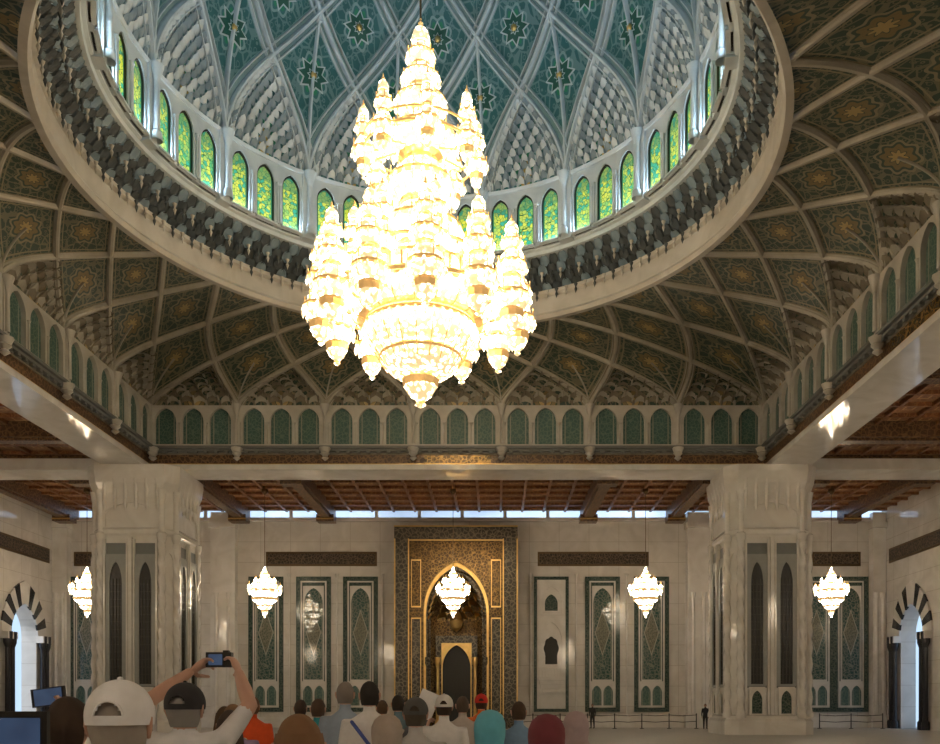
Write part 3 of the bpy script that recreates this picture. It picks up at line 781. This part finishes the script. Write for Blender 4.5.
    for i,sd in enumerate((-1,1)):
        e=Vector(arms[i][0]);w=Vector(arms[i][1]);pn=palms[i] if palms else (-sd,.2,0)
        handmesh(mb,w,(w-e),pn,(1 if (w-e).normalized().cross(Vector(pn)).dot(Vector((0,1,0.01)))>0 else -1),curl,0)
    o=mb.build('hands',[skin],E);o.scale=(s,s,s)
    mb=MB();hp=empty('head_pivot',(0,.015*s,hz*s),headyaw);hp.parent=E
    P=[];seg=28;rg=22
    for i in range(rg+1):
        a=-pi/2+pi*i/rg;row=[]
        for j in range(seg):
            b=2*pi*j/seg;X=.076*math.cos(a)*math.cos(b);Y=.096*math.cos(a)*math.sin(b);Z=.118*math.sin(a)
            if Z<0: X*=1-.28*(Z/.118)**2; Y*=(1-.15*(Z/.118)**2);
            if Y<0 and Z<0: Y*=1-.35*(-Z/.118)
            if Y>0:
                fr=max(0,Y/.096)
                Y+=.006*math.exp(-((Z+.095)/.02)**2)*fr-.008*math.exp(-((Z-.005)/.018)**2-((abs(X)-.032)/.018)**2)+.024*math.exp(-(X/.011)**2)*math.exp(-((Z+.028)/.02)**2)+.012*math.exp(-(X/.009)**2-((Z-.0)/.02)**2)+.005*math.exp(-((Z+.062)/.01)**2-(X/.026)**2)
            row.append((X,Y,Z))
        P.append(row)
    mb.grid(P,0,True)
    for sd in (-1,1):
        mb.ell((sd*.03,.079,.004),(.0125,.01,.009),1,10,6);mb.ell((sd*.03,.088,.004),(.005,.003,.005),3,8,5)
        mb.tube([(sd*.078,-.005,.02),(sd*.086,-.018,.022),(sd*.087,-.02,0),(sd*.08,-.006,-.03)],[.008,.01,.009,.007],7,0)
        mb.tube([(sd*.018,.09,.024),(sd*.034,.088,.028),(sd*.046,.076,.022)],.004,5,3)
    mb.tube([(-.022,.087,-.062),(0,.094,-.06),(.022,.087,-.062)],[.003,.006,.003],6,2)
    if gear!='hijab':
        hl=[]
        for i in range(rg+1):
            a=-pi/2+pi*i/rg;row=[]
            for j in range(seg):
                b=2*pi*j/seg;X=.084*math.cos(a)*math.cos(b);Y=.104*math.cos(a)*math.sin(b);Z=.118*math.sin(a)*1.07
                if Y<0 and Z<0: Y*=1-.25*(-Z/.118)
                w=.003*math.sin(9*b+5*a);row.append((X+w*math.cos(b),Y+w*math.sin(b),Z+.002))
            hl.append(row)
        vv=[p for r_ in hl for p in r_];ff=[]
        for i in range(rg):
            for j in range(seg):
                f=(i*seg+j,i*seg+(j+1)%seg,(i+1)*seg+(j+1)%seg,(i+1)*seg+j)
                c=sum((Vector(vv[k]) for k in f),Vector())/4
                if (c.y<.03 or c.z>.075) and c.z>(-.075 if c.y<-.02 else -.01) : ff.append(f)
        mb.add(vv,ff,3,None,True)
        if long:
            PP=[]
            for k,(z,rx,ry) in enumerate(((.06,.08,.1),(0,.092,.108),(-.08,.105,.1),(-.17,.115,.085),(-.27,.11,.07))):
                PP.append([(rx*math.cos(pi+pi*j/28)*(1+.03*math.sin(j*2.5+k)),ry*math.sin(pi+pi*j/28)*(1+.05*math.sin(j*3.5))-.005,z) for j in range(29)])
            mb.grid(PP,3)
    if gear=='cap':
        PP=[];NJ=64
        for i in range(15):
            a=-.25+(pi/2+.25)*i/14
            PP.append([[.094*math.cos(a)*math.cos(2*pi*j/NJ),.113*math.cos(a)*math.sin(2*pi*j/NJ)-.002,.03+.105*math.sin(a)] for j in range(NJ)])
        # half-moon opening above the rear strap (rows 2-5 arched)
        vv=[tuple(p) for r_ in PP for p in r_];ff=[]
        for i in range(14):
            for j in range(NJ):
                if i in (2,3,4) and abs(j+.5-48)<(4.2,3.2,2.2)[i-2]: continue
                ff.append((i*NJ+j,i*NJ+(j+1)%NJ,(i+1)*NJ+(j+1)%NJ,(i+1)*NJ+j))
        mb.add(vv,ff,4,None,True)
        # stitched rim around the opening
        rim=[]
        for q in range(13):
            t_=pi*q/12;jj=48+4.3*math.cos(t_);aa=-.25+(pi/2+.25)*(2.1+2.9*math.sin(t_))/14;bb=2*pi*jj/NJ
            rim.append((.096*math.cos(aa)*math.cos(bb),.115*math.cos(aa)*math.sin(bb)-.002,.03+.106*math.sin(aa)))
        mb.tube(rim,.0035,6,4)
        mb.ell((0,-.002,.137),(.009,.009,.006),4,8,5)
        BP=[[(.08*math.sin(t_)*(1-.08*k),(.085+.075*k)*math.cos(t_)*(1 if k else 1.1),.03-.012*k-.012*abs(math.sin(t_))**2) for t_ in np.linspace(-1.25,1.25,13)] for k in (0,.5,1)]
        mb.grid(BP,4)
    if gear=='hijab':
        PP=[]
        prof=[(.128,.01,.01),(.118,.05,.06),(.09,.082,.1),(.045,.1,.125),(0,.103,.13),(-.05,.098,.122),(-.1,.092,.105),(-.15,.12,.115),(-.2,.185,.14),(-.26,.22,.155),(-.34,.215,.15)]
        for k,(z,rx,ry) in enumerate(prof):
            row=[]
            for j in range(49):
                b=pi/2+.45+(2*pi-.9)*j/48 if -.09<z<.1 else pi/2+(2*pi)*j/48
                rr=1+(.035*math.sin(7*b+k*.6) if k>4 else .012*math.sin(5*b+k))
                row.append((rx*rr*math.cos(b),ry*rr*math.sin(b)-.01,z))
            PP.append(row)
        mb.grid(PP,4)
    hm=cloth(hair)
    o=mb.build('head',[skin,EYE,LIP,hm,cloth(gcol) if gcol else hm],hp);o.scale=(s,s,s)
    return E,s
WH=(.78,.78,.78)
person('man',1.58,-27.95,1.675,0.1,(.5,.52,.58),(.1,.1,.14),gear='cap',gcol=(.86,.88,.92),hair=(.4,.36,.32),bulk=1.1)
E,s=person('man',1.165,-26.3,1.71,0,(.72,.74,.78),(.12,.12,.14),gear='cap',gcol=(.03,.03,.035),hair=(.3,.29,.28),sleeve=False,shrug=.09,
   arms=[((-.235,.16,1.68),(-.10,.36,1.83)),((.27,.16,1.66),(.155,.36,1.83))],palms=[(.9,.5,0),(-.9,.5,0)],curl=.55,bulk=1.15)
mb=MB();mb.box(-.065,.065,-.02,.02,-.038,.038,0);mb.box(-.05,.02,-.024,-.02,-.028,.028,1);k0=len(mb.v);mb.lathe([(.026,0),(.028,.03),(.024,.045),(0,.045)],0,16)
mb.v=mb.v[:k0]+[(x,.02+z,y) for x,y,z in mb.v[k0:]];mb.box(.02,.05,-.012,.015,.038,.048,0);mb.ell((.042,-.021,.01),(.008,.003,.008),2,8,5)
g=G('device_screen');n=g.noise(g.co(),14,2);SCR=g.fin((.01,.01,.015),.15,0,g.mix(n,(.02,.04,.10),(.12,.2,.35)),.2)
mb.build('compact_camera',[DARK,SCR,GREYS],E,(.028*s,.45*s,1.90*s))
E,s=person('man',.967,-27.0,1.625,-.05,(.08,.1,.16),(.1,.1,.12),skin=SK,sleeve=False,shrug=.03,
   arms=[((-.33,.15,1.46),(-.27,.35,1.66)),((.20,.2,1.20),(.0,.36,1.35))],palms=[(-.8,.6,.2),(-.5,.8,0)],curl=.6)
mb=MB();mb.box(-.04,.04,-.006,.006,-.075,.075,0);mb.box(-.035,.035,-.008,-.006,-.062,.062,1);mb.box(-.03,-.012,.006,.009,.04,.062,2)
o=mb.build('smartphone',[DARK,SCR,GREYS],E,(-.345*s,.47*s,1.765*s));o.rotation_euler=(0,1.45,.0)
E,s=person('woman',1.64,-29.45,1.62,0,(.1,.15,.3),(.1,.1,.12),hair=(.12,.07,.04),long=True,sleeve=False,
   arms=[((-.24,.15,1.17),(-.14,.38,1.38)),((.26,.15,1.17),(.18,.38,1.40))],palms=[(.8,.5,.2),(-.8,.5,.2)],curl=.5)
mb=MB();mb.box(-.125,.125,-.005,.005,-.085,.085,0);mb.box(-.115,.115,-.007,-.005,-.075,.075,1)
mb.build('tablet_computer',[DARK,SCR],E,(.155,.47,1.505))
person('man',-.2,-20.3,1.69,0,(.80,.10,.02),(.1,.1,.14),skin=SK2,hair=(.2,.1,.06),bulk=1.2)
person('woman',1.99,-27.6,1.565,.3,(.25,.12,.08),(.1,.08,.08),hair=(.22,.12,.06),long=True)
person('woman',.66,-20.8,1.66,0,(.03,.32,.36),(.1,.1,.12),hair=(.1,.06,.04))
person('man',1.13,-21.8,1.82,0,(.32,.40,.52),(.2,.18,.14),hair=(.26,.23,.21))
E,s=person('man',1.5,-22.7,1.80,.15,WH,(.1,.11,.15),hair=(.03,.025,.02),bulk=1.2)
mb=MB();mb.tube([(-.15,-.145,1.45),(.0,-.17,1.25),(.17,-.145,1.0)],.018,6,0,flat=.4,ref=(0,1,0));mb.build('shoulder_strap',[cloth((.08,.12,.4))],E)
person('woman',1.977,-25.3,1.56,0,(.42,.38,.33),gear='hijab',gcol=(.46,.40,.35),robe=True)
person('man',2.05,-24.3,1.66,0,(.5,.5,.5),gear='cap',gcol=(.11,.11,.105),hair=(.1,.08,.06))
E,s=person('man',2.1,-21.8,1.71,0,WH,(.12,.12,.15),gear='cap',gcol=(.80,.80,.78),sleeve=False,arms=[((-.26,.1,1.22),(-.2,.3,1.42)),((.235,-.02,1.12),(.235,.07,.88))],palms=[(.8,.4,0),(-1,.2,0)],curl=.5)
mb=MB();mb.grid([[(-.1+.05*i,.01*math.sin(i*1.2),-.14+.07*j) for i in range(5)] for j in range(5)],0);o=mb.build('paper_sheet',[cloth((.85,.85,.85))],E,(-.2,.36,1.60));o.rotation_euler=(0,.4,0)
person('man',2.41,-18.3,1.76,0,(.75,.16,.03),gear='cap',gcol=(.65,.03,.02))
person('woman',2.57,-25.3,1.585,0,(.15,.44,.54),gear='hijab',gcol=(.14,.50,.66),robe=True)
person('woman',2.85,-26.1,1.57,-.1,(.2,.06,.07),gear='hijab',gcol=(.19,.04,.055),robe=True)
person('woman',3.16,-24.3,1.57,0,(.4,.32,.33),gear='hijab',gcol=(.46,.36,.38),robe=True)
person('man',.13,-19.3,1.66,0,(.2,.2,.25),hair=(.06,.04,.03))
person('man',1.37,-19.3,1.72,0,(.15,.25,.3),hair=(.05,.04,.03))
person('man',2.2,-19.6,1.70,0,(.5,.45,.4),hair=(.1,.07,.05))
person('man',.45,-23.2,1.60,0,(.35,.28,.5),hair=(.25,.15,.08))
person('woman',.85,-24.6,1.56,0,(.45,.3,.3),hair=(.07,.05,.04),long=True)
person('woman',1.75,-20.6,1.64,0,(.6,.55,.5),gear='hijab',gcol=(.10,.10,.11),robe=True)
person('man',2.85,-21.2,1.63,0,(.2,.35,.55),hair=(.08,.05,.03))
person('man',-.75,-18.4,1.62,0,(.25,.3,.4),hair=(.08,.05,.03))
person('woman',1.0,-18.0,1.66,0,(.7,.35,.12),hair=(.12,.07,.04))
person('woman',.1,-22.3,1.58,0,(.75,.7,.3),hair=(.10,.06,.03),long=True)
person('man',9.2,28.4,1.66,2.6,(.03,.03,.03),(.03,.03,.03),skin=SK2)
person('man',16.5,27.0,1.66,2.9,(.03,.03,.035),(.03,.03,.03),skin=SK2)

# ------------------------------------------------------------ light
for k in range(16):  # unseen cool fill lights added along the drum ledge to brighten the dome
    a=2*pi*(k+.5)/16+pi/2
    L=bpy.data.lights.new('dome_fill_light','AREA');L.shape='RECTANGLE';L.size=2.6;L.size_y=.15;L.energy=85;L.color=(.66,.84,1.0)
    o=bpy.data.objects.new('dome_fill_light',L);scene.collection.objects.link(o)
    o.location=(10.95*math.cos(a)*.955,10.95*math.sin(a)*.955,22.75)
    d=Vector((-math.cos(a)*1.0,-math.sin(a)*1.0,1));o.rotation_euler=d.to_track_quat('-Z','Y').to_euler()
w=bpy.data.worlds.new('World');scene.world=w;w.use_nodes=True
bg=w.node_tree.nodes['Background'];bg.inputs[0].default_value=(.55,.75,1,1);bg.inputs[1].default_value=.55
sun=bpy.data.lights.new('sun','SUN');sun.energy=2;sun.angle=.02;so=bpy.data.objects.new('sun',sun);scene.collection.objects.link(so);so.rotation_euler=(.3,-.9,0)

cam=bpy.data.cameras.new('camera');co=bpy.data.objects.new('camera',cam);scene.collection.objects.link(co)
co.location=(2.6,-30.3,1.6);co.rotation_euler=(pi/2,0,0)
cam.lens=33.2;cam.sensor_width=36;cam.shift_x=-.0266;cam.shift_y=.354;cam.clip_end=500;cam.clip_start=.05
scene.camera=co
